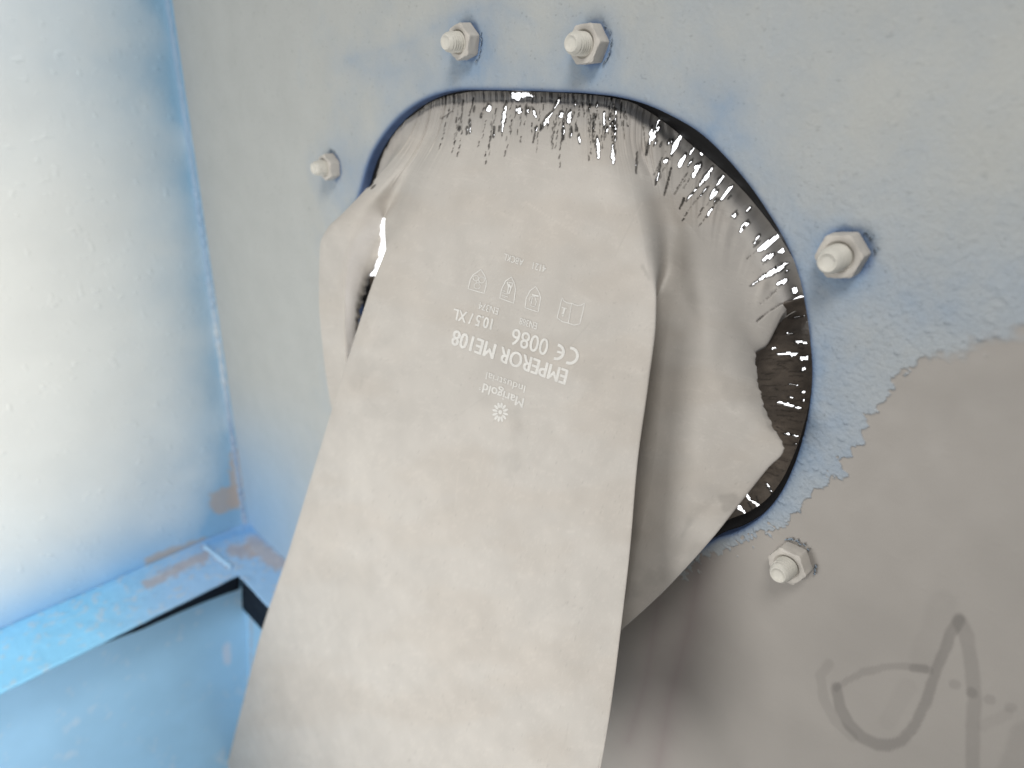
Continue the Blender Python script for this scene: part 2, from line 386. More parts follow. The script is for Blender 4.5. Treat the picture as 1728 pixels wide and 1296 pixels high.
# welded mitre seam where both strips meet
t = np.linspace(0, 1, 60); a6 = np.linspace(0, math.pi, 7); T, A = np.meshgrid(t, a6, indexing='ij')
rad = .008 + .006 * vnoise(T * 9, T * 0, 77)
def on_ledge(pu, pv):
    r_ = (_ray(np.array([float(pu)]), np.array([float(pv)]))[0]) @ Rm.T; w_ = r_ * ((ZL + OZ) / r_[2]); return w_[0] - OX, 1 - w_[1]
_a, _b = on_ledge(346, 922), on_ledge(392, 958)
mx = _a[0] + (_b[0] - _a[0]) * T; mh = _a[1] + (_b[1] - _a[1]) * T
sp_ = np.stack([(mx + rad * np.cos(A) * .5) * U, -(mh + rad * np.cos(A) * .85) * U, (ZL + rad * np.sin(A) * .6) * U], -1).reshape(-1, 3)
mesh_obj('weld_bead', sp_, grid_faces(60, 7), M_wall, cab, True, {'paint': np.repeat(lin(160, 196, 226)[None], len(sp_), 0) * (.9 + .2 * vnoise(sp_[:, 0] * 900, sp_[:, 1] * 900, 4)[:, None])})

def hop_paint(u, v, a, b):
    n1 = fbm(a * 7, b * 7, 301, 4); n2 = fbm(a * 40, b * 40, 307, 3)
    col = lin(160, 206, 238) * (1 - .12 * n1[:, None]) 
    m = (.35 * smooth(.60, .75, n2 * .6 + n1 * .4))[:, None]; col = col * (1 - m) + lin(214, 220, 228) * m
    m = (.55 * smooth(9, 4, polydist(u, v, [(384, 1090), (384, 1118)]) + 8 * (n2 - .5)))[:, None]; col = col * (1 - m) + lin(214, 214, 224) * m
    m = (.55 * smooth(3, 1, np.abs(u - 424) + 3 * (n2 - .5) * 2))[:, None]; col = col * (1 - m) + lin(170, 168, 170) * m
    return col, 0 * u
sx0 = XC + .0
def hop(name, corners, na, nb):
    a, b_, c_, d_ = [np.array(q, float) for q in corners]
    S, T = np.meshgrid(np.linspace(0, 1, na), np.linspace(0, 1, nb)); S = S.ravel()[:, None]; T = T.ravel()[:, None]
    p = (a * (1 - S) + b_ * S) * (1 - T) + (d_ * (1 - S) + c_ * S) * T
    w = np.stack([p[:, 0] * U, -p[:, 1] * U, p[:, 2] * U], -1); uu, vv = project(w)
    colr, _ = hop_paint(uu, vv, p[:, 0] + p[:, 1], p[:, 2])
    mesh_obj(name, w, grid_faces(nb, na), M_wall, cab, True, {'paint': colr})
hop('hopper_panel', [(XC, .012, ZL - .012), (XC, 1.8, ZL - .012), (XC + .26, 1.9, -3.77), (XC + .26, .365, -3.77)], 200, 200)
hop('hopper_panel', [(XC, .012, ZL - .012), (1.1, .012, ZL - .012), (1.1, .365, -3.77), (XC + .26, .365, -3.77)], 200, 200)

# ledge shadow put in as near-black strips along both hopper panels
def shade_strip(p0, p1, q0, q1, name='ledge_shade_strip'):
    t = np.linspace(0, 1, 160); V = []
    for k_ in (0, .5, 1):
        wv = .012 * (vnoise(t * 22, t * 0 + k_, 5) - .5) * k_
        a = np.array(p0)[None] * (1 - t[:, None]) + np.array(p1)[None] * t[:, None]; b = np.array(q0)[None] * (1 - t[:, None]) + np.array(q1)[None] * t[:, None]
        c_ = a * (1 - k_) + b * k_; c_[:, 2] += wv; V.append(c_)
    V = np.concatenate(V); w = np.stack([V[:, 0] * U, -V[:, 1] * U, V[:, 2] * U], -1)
    o = mesh_obj(name, w, grid_faces(3, 160), M_ledge_shade, cab); md = o.modifiers.new('t', 'SOLIDIFY'); md.thickness = .002; md.offset = 0
_sl, _sb = .26 / 2.273, .353 / 2.273
shade_strip((XC + .012, .03, ZL - .02), (XC + .012, 1.8, ZL - .02), (XC + .012 + .265 * _sl, .09, ZL - .275), (XC + .012 + .12 * _sl, 1.8, ZL - .12))
shade_strip((XC + .02, .026, ZL - .02), (1.0, .026, ZL - .02), (XC + .04, .026 + .37 * _sb, ZL - .385), (1.0, .026 + .37 * _sb, ZL - .385))

# ------------------------------------------------------------------ bolts
def make_stud(L):
    nz_, na_ = 90, 40; pit = .0054; rr_ = .0178
    zt = np.linspace(0, 1, nz_); a = np.linspace(0, 2 * math.pi, na_, endpoint=False)
    Zt, A = np.meshgrid(zt * L, a, indexing='ij')
    ph = (Zt / pit - A / (2 * math.pi)) % 1
    th = 1 - np.abs(ph - .5) * 2
    r = rr_ - .0020 + .0022 * smooth(.1, .8, th)
    e = L - Zt
    r = np.minimum(r, rr_ - .0052 + e * .62)
    r = np.where(e > .011, r, np.minimum(r, rr_ - .0045 + .0042 * np.sqrt(np.clip(e / .011, 0, 1))))
    v = np.stack([r * np.cos(A) * U, -Zt * U, r * np.sin(A) * U], -1).reshape(-1, 3)
    f = [list(map(int, q)) for q in grid_faces(nz_, na_, True)]
    # dished end
    b0 = (nz_ - 1) * na_; extra = []
    rl = r[-1, 0]
    for kk, (fr, dz) in enumerate(((.90, .0), (.80, -.0022), (.45, -.0032))):
        extra.append(np.stack([rl * fr * np.cos(a) * U, np.full(na_, -(L + dz) * U), rl * fr * np.sin(a) * U], -1))
        s0 = b0 + kk * na_; s1 = s0 + na_
        f += [[s0 + i, s0 + (i + 1) % na_, s1 + (i + 1) % na_, s1 + i] for i in range(na_)]
    f.append([b0 + 3 * na_ + i for i in range(na_)])
    return np.concatenate([v] + extra), f
def make_nut(seed, bat=0.0):
    na_ = 96; a = np.linspace(0, 2 * math.pi, na_, endpoint=False)
    H = .0265; af = .0283
    hexr = af / np.cos(((a + math.pi / 6) % (math.pi / 3)) - math.pi / 6)
    hexr = np.minimum(hexr, af * 1.135)
    rings = []
    lv = np.concatenate([np.linspace(.001, H, 16)])
    rng = np.random.default_rng(seed)
    for z_ in lv:
        lim = af * 1.005 + (H - z_) * 1.75 + .0002; lim0 = af * 1.08 + z_ * 1.6
        r = np.minimum(np.minimum(hexr, lim), lim0)
        r = r + .0006 * (vnoise(a * 4 + seed, np.full(na_, z_ * 300), seed) - .5)
        rings.append((r, z_))
    rings.append((np.full(na_, af * .93), H + .0007)); rings.append((np.full(na_, .0215), H + .0004)); rings.append((np.full(na_, .0192), H - .0016)); rings.append((np.full(na_, .0165), H - .004))
    v = np.concatenate([np.stack([r * np.cos(a) * U, np.full(na_, -z_ * U), r * np.sin(a) * U], -1) for r, z_ in rings])
    return v, grid_faces(len(rings), na_, True)
bl = ['left one of the two nuts and bolt ends above the oval opening',
      'right one of the two nuts and bolt ends above the oval opening',
      'smallest looking nut and bolt end, beside the upper left shoulder of the opening',
      'nut and bolt end on rough blue paint beyond the upper right rim of the opening',
      'nut and bolt end on bare beige metal below the jagged paint edge']
for i, ((tu, tv), hh, rot) in enumerate(BOLTS):
    q = P(tu, tv, hh); b = empty('hex_bolt', (float(q[0]), 0, float(q[2])))
    b.rotation_euler = (math.radians([1, -2, 0, 1.5, -1][i]), math.radians(rot), math.radians([0, 1, -1.5, 1, .5][i]))
    tag(b, bl[i], 'bolt', 'nuts and bolts around the glove port')
    v, f = make_stud(hh); mesh_obj('threaded_stud', v, f, M_stud, b)
    v, f = make_nut(i + 1); o = mesh_obj('nut', v, f, M_zinc, b)
    for p in o.data.polygons: p.use_smooth = True
    try: o.data.set_sharp_from_angle(angle=math.radians(24))
    except Exception: pass

# chips of paint lifted round the nuts
def flakes(cx, cz, items, seed):
    rng = np.random.default_rng(seed); V = []; Fc = []
    for (a0, a1, n_) in items:
        for kf in range(n_):
            a = math.radians(a0 + (a1 - a0) * (kf + rng.random() * .6) / n_); r = .0335 + .004 * rng.random(); w = .0045 + .003 * rng.random(); l = .003 + .004 * rng.random()
            m = 6; st = len(V)
            for j in range(m):
                t = j / (m - 1) - .5; aa = a + t * w / r
                V.append((cx + r * math.cos(aa), .0005, cz + r * math.sin(aa)))
                rr_ = r + l * (.6 + .6 * rng.random()) * (1 - abs(t) * .9)
                V.append((cx + rr_ * math.cos(aa), .002 + .004 * rng.random(), cz + rr_ * math.sin(aa)))
            for j in range(m - 1): Fc.append((st + 2*j, st + 2*j + 2, st + 2*j + 3, st + 2*j + 1))
    V = np.array(V) * U; V[:, 1] *= -1
    o = mesh_obj('paint_flake', V, Fc, M_flake, cab); md = o.modifiers.new('t', 'SOLIDIFY'); md.thickness = .00022
    return o
specs = [[(-60, 35, 6)], [(-50, 20, 6), (30, 60, 2)], [(70, 110, 3)], [(20, 70, 3)], [(60, 130, 7), (-5, 25, 3)]]
for i, ((tu, tv), hh, rot) in enumerate(BOLTS):
    q = P(tu, tv, hh) / U; flakes(q[0], q[2], specs[i], 50 + i)

# ------------------------------------------------------------------ glove
glove = empty('rubber_glove', (float(HC[0] * U), 0.01, float(HC[1] * U)))
tag(glove, 'beige rubber gauntlet glove with cracked cuff hanging out of the oval port', 'glove')
gl_inv = -np.array([HC[0] * U, 0.01, HC[1] * U])
HO = [  # (u, v, h) for keys of s
 ('cT', 0.00, [(0,598,345,-.055),(.06,606,348,-.05),(.15,632,338,-.04),(.27,664,352,-.02),(.34,650,430,0),(.42,640,520,0),(.5,640,600,0),(.6,640,680,0),(.82,650,850,0),(1.04,660,950,0)]),
 ('c0', 0.05, [(0,640,212,-.06),(.06,648,226,-.045),(.13,662,256,-.02),(.18,650,284,.0),(.22,634,312,.02),(.27,632,338,.03),(.34,566,425,.06),(.42,562,500,.06),(.5,566,590,.05),(.6,575,670,.04),(.82,610,850,.02),(1.04,650,950,.01)]),
 ('c1', 0.10, [(0,700,164,-.06),(.06,704,186,-.04),(.13,688,232,.015),(.18,656,276,.04),(.22,622,314,.06),(.27,578,360,.08),(.30,552,386,.09),(.34,540,415,.095),(.42,538,500,.095),(.5,545,590,.085),(.6,556,670,.07),(.72,580,760,.05),(.82,600,850,.04),(1.04,620,950,.02)]),
 ('c2', 0.15, [(0,716,157,-.055),(.06,718,180,-.035),(.13,702,232,.025),(.18,680,272,.055),(.22,655,304,.075),(.27,617,350,.095),(.30,596,378,.102),(.34,584,415,.104),(.42,578,500,.10),(.5,580,590,.085),(.6,588,670,.065),(.72,605,760,.045),(.82,620,850,.03),(1.04,640,950,.015)]),
 ('c3', 0.20, [(0,730,152,-.055),(.06,732,174,-.03),(.13,722,226,.025),(.18,706,258,.042),(.22,685,290,.050),(.27,660,340,.040),(.295,648,372,.036),(.315,641,405,.034),(.34,632,442,.032),(.36,619,474,.03),(.42,606,532,.025),(.5,604,590,.02),(.6,606,670,.035),(.72,616,760,.03),(.82,630,850,.02),(1.04,650,950,.01)]),
 ('c3b', 0.235, [(0,745,150,-.055),(.06,746,172,-.03),(.13,735,222,.03),(.18,722,250,.055),(.22,702,284,.065),(.27,672,336,.068),(.295,648.3,372.5,.063),(.315,650,404,.085),(.34,652,442,.11),(.36,642,474,.125),(.42,632,532,.135),(.5,600,640,.15),(.6,553,780,.165),(.72,507,930,.185),(.82,463,1060,.21),(1.04,396,1340,.27)]),
 ('c4', 0.275, [(0,758,148,-.055),(.06,760,171,-.03),(.13,750,218,.04),(.18,740,246,.07),(.22,722,280,.090),(.27,693,336,.108),(.295,674,372,.118),(.315,658,404,.127),(.34,643,442,.138),(.36,630,474,.145),(.42,608,540,.158),(.5,573,650,.173),(.6,533,780,.19),(.72,487,930,.212),(.82,443,1060,.238),(.93,406,1200,.268),(1.04,371,1340,.30)]),
 ('c5', 0.31, [(0,780,146,-.055),(.06,782,170,-.03),(.13,775,214,.045),(.18,765,242,.078),(.22,750,275,.099),(.27,722,332,.119),(.295,704,370,.128),(.34,674,440,.146),(.42,634,540,.166),(.5,598,650,.181),(.6,557,780,.197),(.72,513,930,.219),(.82,471,1060,.244),(1.04,401,1340,.305)]),
 ('c6', 0.42, [(0,842,145,-.055),(.06,843,168,-.03),(.13,842,208,.04),(.18,838,238,.075),(.22,832,270,.098),(.27,818,330,.122),(.34,792,440,.15),(.42,765,540,.170),(.5,735,650,.185),(.6,703,780,.202),(.72,668,930,.224),(.82,636,1060,.249),(1.04,575,1340,.31)]),
 ('c7', 0.55, [(0,915,146,-.055),(.06,915,168,-.03),(.13,915,208,.035),(.18,916,240,.070),(.22,915,272,.094),(.27,910,330,.120),(.34,900,440,.151),(.42,886,540,.171),(.5,866,650,.186),(.6,846,780,.203),(.72,824,930,.225),(.82,802,1060,.250),(1.04,762,1340,.31)]),
 ('c8', 0.68, [(0,995,150,-.055),(.06,993,172,-.03),(.13,992,210,.03),(.18,993,242,.064),(.22,995,274,.088),(.27,998,332,.115),(.34,1002,440,.147),(.42,996,540,.167),(.5,978,650,.182),(.6,956,780,.200),(.72,936,930,.222),(.82,915,1060,.247),(1.04,877,1340,.308)]),
 ('c9', 0.765, [(0,1050,158,-.055),(.06,1046,178,-.034),(.13,1044,218,.018),(.18,1046,252,.048),(.22,1052,282,.070),(.27,1062,335,.100),(.34,1084,440,.135),(.42,1086,540,.157),(.5,1070,650,.174),(.6,1051,780,.192),(.72,1037,930,.216),(.82,1020,1060,.241),(1.04,980,1340,.303)]),
 ('c10', 0.795, [(0,1072,163,-.055),(.06,1064,184,-.038),(.13,1062,226,.005),(.18,1066,260,.030),(.22,1076,292,.050),(.27,1088,340,.078),(.30,1096,375,.098),(.34,1105,440,.122),(.38,1108,490,.138),(.42,1107,540,.148),(.5,1094,650,.165),(.6,1076,780,.185),(.72,1063,930,.21),(.82,1048,1060,.235),(.93,1030,1200,.265),(1.04,1006,1340,.30)]),
 ('c10b', 0.815, [(0,1088,168,-.055),(.06,1078,192,-.042),(.13,1076,234,-.006),(.18,1084,268,.012),(.22,1094,298,.026),(.27,1102,345,.045),(.30,1108,378,.058),(.34,1113,440,.074),(.38,1106,490,.095),(.42,1095,540,.112),(.5,1080,650,.135),(.6,1062,780,.155),(.72,1049,930,.18),(.82,1034,1060,.205),(1.04,992,1340,.27)]),
 ('c11', 0.835, [(0,1108,175,-.055),(.06,1098,202,-.046),(.13,1098,248,-.012),(.18,1104,282,.002),(.22,1112,308,.012),(.27,1120,352,.002),(.30,1123,382,.006),(.34,1124,440,.014),(.38,1110,495,.050),(.42,1090,540,.056),(.5,1072,650,.066),(.6,1052,780,.085),(.72,1036,930,.10),(.82,1018,1050,.11),(1.04,990,1120,.115)]),
 ('c12', 0.86, [(0,1158,186,-.08),(.06,1140,222,-.065),(.13,1132,272,-.016),(.18,1132,306,-.003),(.22,1136,332,.000),(.27,1144,370,.010),(.34,1152,450,.034),(.38,1142,500,.054),(.42,1130,550,.076),(.5,1118,655,.09),(.6,1105,780,.108),(.72,1082,900,.12),(.82,1056,1010,.122),(1.04,1022,1084,.12)]),
 ('c13', 0.90, [(0,1248,258,-.085),(.06,1218,296,-.07),(.15,1196,340,-.018),(.22,1190,385,.008),(.27,1188,430,.026),(.34,1186,505,.055),(.42,1183,590,.078),(.5,1178,680,.092),(.6,1168,780,.105),(.72,1126,888,.117),(.82,1082,985,.12),(1.04,1028,1081,.12)]),
 ('c14', 0.94, [(0,1325,368,-.085),(.06,1294,396,-.07),(.15,1262,430,-.024),(.22,1250,465,-.004),(.27,1243,500,.012),(.34,1236,560,.038),(.42,1235,630,.06),(.5,1240,705,.08),(.6,1226,800,.096),(.72,1162,900,.11),(.82,1096,992,.118),(1.04,1032,1078,.12)]),
 ('c15', 0.975, [(0,1368,494,-.085),(.06,1336,510,-.07),(.15,1320,530,-.040),(.22,1308,555,-.026),(.27,1294,581,-.012),(.32,1275,597,.004),(.36,1277,625,.016),(.42,1285,670,.034),(.48,1300,712,.052),(.535,1323,758,.068),(.58,1296,790,.078),(.65,1250,848,.090),(.72,1205,905,.101),(.82,1116,1002,.114),(1.04,1036,1074,.119)]),
 ('c16', 1.0, [(0,1370,516,-.095),(.06,1338,528,-.065),(.15,1316,545,-.058),(.27,1280,592,-.02),(.32,1270,600,-.002),(.42,1280,672,.028),(.48,1294,714,.046),(.535,1314,762,.060),(.58,1286,792,.064),(.65,1236,850,.070),(.72,1190,905,.079),(.82,1104,1002,.092),(1.04,1030,1066,.1)]),
]
qk = [c_[1] for c_ in HO]
srow = np.concatenate([np.linspace(0, .06, 14)[:-1], np.linspace(.06, .26, 150)[:-1], np.linspace(.26, .56, 150)[:-1], np.linspace(.56, 1.04, 130)])
qcol = np.concatenate([np.linspace(0, .20, 110)[:-1], np.linspace(.20, .30, 60)[:-1], np.linspace(.30, .78, 290)[:-1], np.linspace(.78, .86, 90)[:-1], np.linspace(.86, 1, 250)])
keyc = np.stack([pchip([p[0] for p in pts], [p[1:] for p in pts], srow) for _, _, pts in HO])      # (cols, rows, 3)
G = pchip(qk, keyc, qcol)                                                                            # (ncol, nrow, 3)
# natural cubic-ish relaxation across the broad panel keeps it free of key-curve creases
G = np.transpose(G, (1, 0, 2)).copy()                                                                # rows, cols, 3
def relax(A, it, w):
    for _ in range(it):
        A[:, 1:-1] = A[:, 1:-1] * (1 - w[:, 1:-1, None]) + w[:, 1:-1, None] * .5 * (A[:, :-2] + A[:, 2:])
    return A
Sg, Qg = np.meshgrid(srow, qcol, indexing='ij')
wr = .9 * (smooth(.30, .36, Qg) * smooth(.78, .70, Qg)) + .5 * smooth(.30, .12, Sg) + .5 * smooth(.86, .89, Qg) * smooth(.97, .94, Qg)
wr = np.clip(wr, 0, .9) * (1 - .95 * smooth(.955, .97, Qg)) * np.where(np.abs(Qg - .10) < .02, .1, 1)
hcopy = G.copy(); G = relax(G, 60, wr)
_w2 = np.zeros(G.shape[:2]); _w2[:] = .95 * smooth(.40, .29, Sg) * smooth(.70, .76, Qg) * smooth(.92, .87, Qg)
_c = np.where((qcol > .69) & (qcol < .93))[0]; _r = np.where(srow < .41)[0]
_sub = G[_r[0]:_r[-1] + 1, _c[0]:_c[-1] + 1].copy(); G[_r[0]:_r[-1] + 1, _c[0]:_c[-1] + 1] = relax(_sub, 500, _w2[_r[0]:_r[-1] + 1, _c[0]:_c[-1] + 1])
_w3 = .9 * smooth(.33, .27, Sg) * smooth(.11, .13, Qg) * smooth(.42, .36, Qg)
_c = np.where((qcol > .10) & (qcol < .43))[0]
_sub = G[_r[0]:_r[-1] + 1, _c[0]:_c[-1] + 1].copy(); G[_r[0]:_r[-1] + 1, _c[0]:_c[-1] + 1] = relax(_sub, 120, _w3[_r[0]:_r[-1] + 1, _c[0]:_c[-1] + 1])
G[..., :2] = hcopy[..., :2] * .35 + G[..., :2] * .65
u, v, h = G[..., 0].copy(), G[..., 1].copy(), G[..., 2].copy()
# torn rims
tear = smooth(.30, .34, Sg) * smooth(.56, .53, Sg) * smooth(.962, .975, Qg)
jag = (fbm(Sg * 110, Sg * 0, 5, 3) - .5)
u += tear * jag * 7; v += tear * (fbm(Sg * 90, Sg * 0, 15, 2) - .5) * 6
tl = smooth(.28, .31, Sg) * smooth(.188, .20, Qg) * (Qg < .21)
u += tl * (fbm(Sg * 200, Sg * 0, 25, 3) - .5) * 12
# soft undulation
h += .0035 * (fbm(u / 170, v / 170, 51, 3) - .5) * smooth(.05, .2, Sg)
h += .0012 * (fbm(u / 40, v / 40, 57, 2) - .5) * smooth(.05, .2, Sg)
# pleats where the cuff is stretched to the rim
_rp = vnoise(Qg * 150, Sg * 0 + 3, 61) - .5 + .5 * (vnoise(Qg * 330, Sg * 0 + 9, 63) - .5)
h += .010 * _rp * smooth(.0, .05, Sg) * smooth(.27, .08, Sg) * (.5 + .5 * smooth(.78, .86, Qg)) * smooth(.985, .955, Qg)
# faint pressed creases
for pts, w, a in (([(1090,235),(1082,262),(1096,292)], 5, -.004), ([(790,640),(860,600),(960,640)], 22, .0012), ([(880,760),(868,700)], 14, -.0014), ([(1215,660),(1235,700),(1290,690)], 14, .0016), ([(1215,842),(1170,880)], 12, -.002), ([(760,700),(900,690)], 30, -.001), ([(560,880),(700,860)], 18, .0012)):
    h += a * np.exp(-(polydist(u, v, pts) / w) ** 2)

HOLES = [(861,156,902,161,4),(868,156,875,168,7),(823,174,825,188,4),(854,170,847,222,2.6),(877,179,875,191,5),(946,163,932,188,2.2),(932,189,911,220,3.2),(899,181,905,198,2),(962,186,960,208,3.6),(951,208,951,236,1.6),(977,226,978,243,1.8),(1002,192,1002,196,3),(1019,188,1020,214,2.2),(1035,174,1040,194,1.8),(1040,194,1037,240,2.4),(1035,243,1035,276,3),(1007,229,1010,268,2.8),(1049,174,1048,191,1.4),(1075,257,1074,292,1.5),(627,299,616,316,9),
 (1113,200,1107,218,2),(1107,218,1098,237,4),(1096,237,1090,262,1.6),(1149,227,1133,262,4.5),(1124,269,1123,271,3),(1115,275,1109,305,1.8),(1157,257,1146,283,3.6),(1173,245,1163,262,2.5),(1184,273,1170,300,3.6),(1185,258,1184,260,3),(1203,280,1179,315,2.8),(1177,316,1158,340,1.8),(1222,294,1209,313,4),(1209,315,1198,334,2),(1236,313,1216,339,2.3),(1193,316,1182,331,1.5),(1203,350,1192,367,1.4),(1267,348,1260,358,2.4),(1243,361,1239,367,2),(1283,394,1275,404,2),(1313,398,1279,423,4.4),(1324,420,1313,426,5),(1306,426,1287,441,3.4),(1329,444,1281,472,4.3),(1281,472,1265,483,1.5),(1329,471,1310,480,3),(1342,488,1340,492,3.5),(1356,501,1327,511,4)]
_rh = np.random.default_rng(12)
for _ in range(26):
    _x = 770 + 290 * _rh.random(); _y = 166 + 50 * _rh.random(); _l = 4 + 16 * _rh.random(); HOLES.append((_x, _y, _x - .1 * _l, _y + _l, .8 + .9 * _rh.random()))
for _ in range(26):
    _a = _rh.random(); _x = 1100 + 235 * _a; _y = 205 + 245 * _a ** 1.2 + 30 * _rh.random(); _l = 5 + 20 * _rh.random(); _dx = -.35 - .9 * _a; _n = math.hypot(_dx, 1); HOLES.append((_x, _y, _x + _dx / _n * _l, _y + _l / _n, .8 + 1.3 * _rh.random()))
rng = np.random.default_rng(7)
CR = []
for kx in range(64):
    x_ = 738 + 318 * rng.random(); y_ = 160 + 40 * rng.random() ** 1.3 + 14 * rng.random(); L_ = 14 + 62 * rng.random() ** 1.7
    lean = -.26 + .30 * (x_ - 738) / 320 + .08 * rng.normal()
    for kk in range(int(L_ / 12) + 1):
        y0 = y_ + kk * 12 + 2 * rng.random(); xx = x_ + lean * (y0 - y_) + 1.4 * rng.normal()
        CR.append((xx, y0, xx + lean * 9, y0 + 6 + 4 * rng.random(), .25 + .7 * rng.random() ** 2, .6 + .4 * rng.random()))
for kx in range(14):
    a = rng.random(); x_ = 1090 + 250 * a + 12 * rng.normal(); yc = 190 + 235 * a ** 1.25 + 25; y_ = yc + 45 * rng.random(); L_ = 14 + 42 * rng.random()
    dx = -.32 - .9 * a; nn = math.hypot(dx, 1)
    for kk in range(int(L_ / 12) + 1):
        t_ = kk * 12; xx = x_ + dx / nn * t_ + rng.normal(); yy_ = y_ + t_ / nn
        CR.append((xx, yy_, xx + dx / nn * 8, yy_ + 8 / nn, .3 + .8 * rng.random(), .4 + .5 * rng.random()))
# longer dark fissures
for q in [(1133,283,1124,318,1.6,.95),(1124,318,1121,330,1.2,.8),(1109,300,1106,312,1.8,1),(1155,335,1147,352,1.6,1),(1086,215,1090,262,1,.6),(1292,530,1278,542,1.2,.9),(1320,512,1292,530,.8,.6),(951,200,948,238,2,.9),(904,215,900,240,1.2,.8),(1000,200,1000,240,1.3,.8),(782,168,778,205,1.3,.8),(800,165,792,195,1.2,.9),(762,188,746,200,1.5,.7)]: CR.append(q)

def holes_mask(u, v, segs, seed):
    wx = 2.6 * (fbm(u / 7, v / 7, seed, 2) - .5); wy = 2.6 * (fbm(u / 7, v / 7, seed + 50, 2) - .5)
    md = np.full(u.shape, 1e3)
    for (a, b, c_, d_, w) in segs:
        m = (u > min(a, c_) - 20) & (u < max(a, c_) + 20) & (v > min(b, d_) - 20) & (v < max(b, d_) + 20)
        if not m.any(): continue
        L_ = math.hypot(c_ - a, d_ - b)
        tt = ((u[m] - a) * (c_ - a) + (v[m] - b) * (d_ - b)) / (L_ * L_ + 1e-6); tp = np.sqrt(np.clip(1 - (2 * tt - 1) ** 2 * (.93 if L_ > 9 else 0), .05, 1))
        dd = segdist(u[m] + wx[m], v[m] + wy[m], a, b, c_, d_) - w * tp * (.40 + 1.15 * vnoise((u[m] - a) / 5 + (v[m] - b) / 5, u[m] * 0 + a, seed + 3)) 
        md[m] = np.minimum(md[m], dd)
    return md
def cracks_amt(u, v, segs):
    am = np.zeros(u.shape)
    for (a, b, c_, d_, w, s_1) in segs:
        m = (u > min(a, c_) - 6) & (u < max(a, c_) + 6) & (v > min(b, d_) - 6) & (v < max(b, d_) + 6)
        if not m.any(): continue
        dd = segdist(u[m], v[m], a, b, c_, d_)
        am[m] = np.maximum(am[m], s_1 * smooth(w + 1.2, w * .4, dd + 1.6 * (vnoise(u[m] / 3, v[m] / 3, 87) - .35)))
    return am
hm = holes_mask(u, v, HOLES, 300)
hm = np.where(Sg < .34, hm, 1e3)
cr = cracks_amt(u + 2.5 * (fbm(u / 5, v / 5, 71, 2) - .5), v, CR) * (Sg < .4)
rubber = lin(189, 184, 177)
tint = np.repeat(rubber[None], u.size, 0).reshape(u.shape + (3,))
mo = fbm(u / 90, v / 90, 401, 4); mo2 = fbm(u / 25, v / 25, 409, 3)
tint = tint * (1 + .05 * (mo[..., None] - .5) * 2 + .05 * (mo2[..., None] - .5) * 2)
tint = tint * (1 - .12 * smooth(.825, .85, Qg))[..., None]  # right flap toned down: shade from facing away, put into its colour
wm = smooth(.45, .75, fbm(u / 130 + 9, v / 60, 421, 3))[..., None]
tint = tint * (1 - wm * np.array([.03, .045, .06]))
spk = (fbm(u / 3.1, v / 3.1, 431, 2) > .86)[..., None] * .12
tint = tint * (1 - spk * (mo2[..., None] > .45))
sc_ = smooth(.535, .56, fbm(u / 60 + v / 200, v / 9 - u / 30, 441, 3)) * smooth(.60, .57, fbm(u / 60 + v / 200, v / 9 - u / 30, 441, 3))
tint = tint * (1 + .05 * sc_[..., None])
_rs = np.random.default_rng(31); _sc = np.zeros(u.shape)
for _ in range(46):
    _x, _y = 420 + 860 * _rs.random(), 280 + 1000 * _rs.random(); _l = 20 + 90 * _rs.random() ** 2; _t = _rs.normal() * .9 + 1.2
    _m = (np.abs(u - _x) < 130) & (np.abs(v - _y) < 130)
    if _m.any(): _sc[_m] = np.maximum(_sc[_m], (.3 + .7 * _rs.random()) * smooth(1.8, .4, segdist(u[_m] + 3 * (mo2[_m] - .5), v[_m] + 6 * (mo2[_m] - .5), _x, _y, _x + _l * math.cos(_t), _y + _l * math.sin(_t))))
tint = tint * (1 + .07 * _sc[..., None] * np.sign(np.sin(u / 200 + v / 90))[..., None])
for _p, _w, _a in (([(1218, 842), (1238, 838), (1225, 856)], 9, .16), ([(1165, 880), (1150, 905)], 8, .12), ([(866, 700), (868, 760), (862, 800)], 16, .06), ([(1290, 690), (1305, 725)], 7, .15), ([(1085, 450), (1095, 470)], 5, .15), ([(640, 580), (600, 640)], 20, .05), ([(1060, 990), (1120, 960)], 26, .06), ([(560, 700), (700, 690)], 30, .03), ([(1130, 980), (1180, 930)], 16, .08)):
    tint = tint * (1 - _a * smooth(_w, 0, polydist(u, v, _p) + _w * .9 * (mo2 - .5) * 2))[..., None]
dk = np.clip(cr + .8 * smooth(2.2, .2, hm), 0, 1)[..., None]
tint = tint * (1 - .86 * dk)
h = h - .0035 * cr
# torn rims, darker along the edge
rimd = (tear * smooth(.968, .985, Qg))[..., None]
tint = tint * (1 - .55 * rimd)
sl = smooth(.33, .36, Sg) * smooth(.52, .45, Sg) * np.clip(1 - np.abs(Qg - .20) / .014, 0, 1) * (Qg < .205)
tint = tint * (1 - .85 * sl[..., None])
pts3 = P(u.ravel(), v.ravel(), h.ravel()) + gl_inv
nr_, nc_ = u.shape
fc = grid_faces(nr_, nc_)
fr_ = fc // nc_; fcc = fc % nc_
sm = srow[fr_].mean(1); qm = qcol[fcc].mean(1)
hf = hm.ravel()[fc].mean(1)
keep = hf > 0
keep &= ~((qm > .20) & (qm < .2345) & (sm > .292))           # the split between flap and sleeve
keep &= ~((qm < .055) & (sm > .24))                          # hidden underside stops short
fc = fc[keep]
sleeve = mesh_obj('sleeve', pts3, fc[:, ::-1], M_glove, glove, True, {'tint': tint.reshape(-1, 3)})
md = sleeve.modifiers.new('thickness', 'SOLIDIFY'); md.thickness = .0010; md.offset = -1

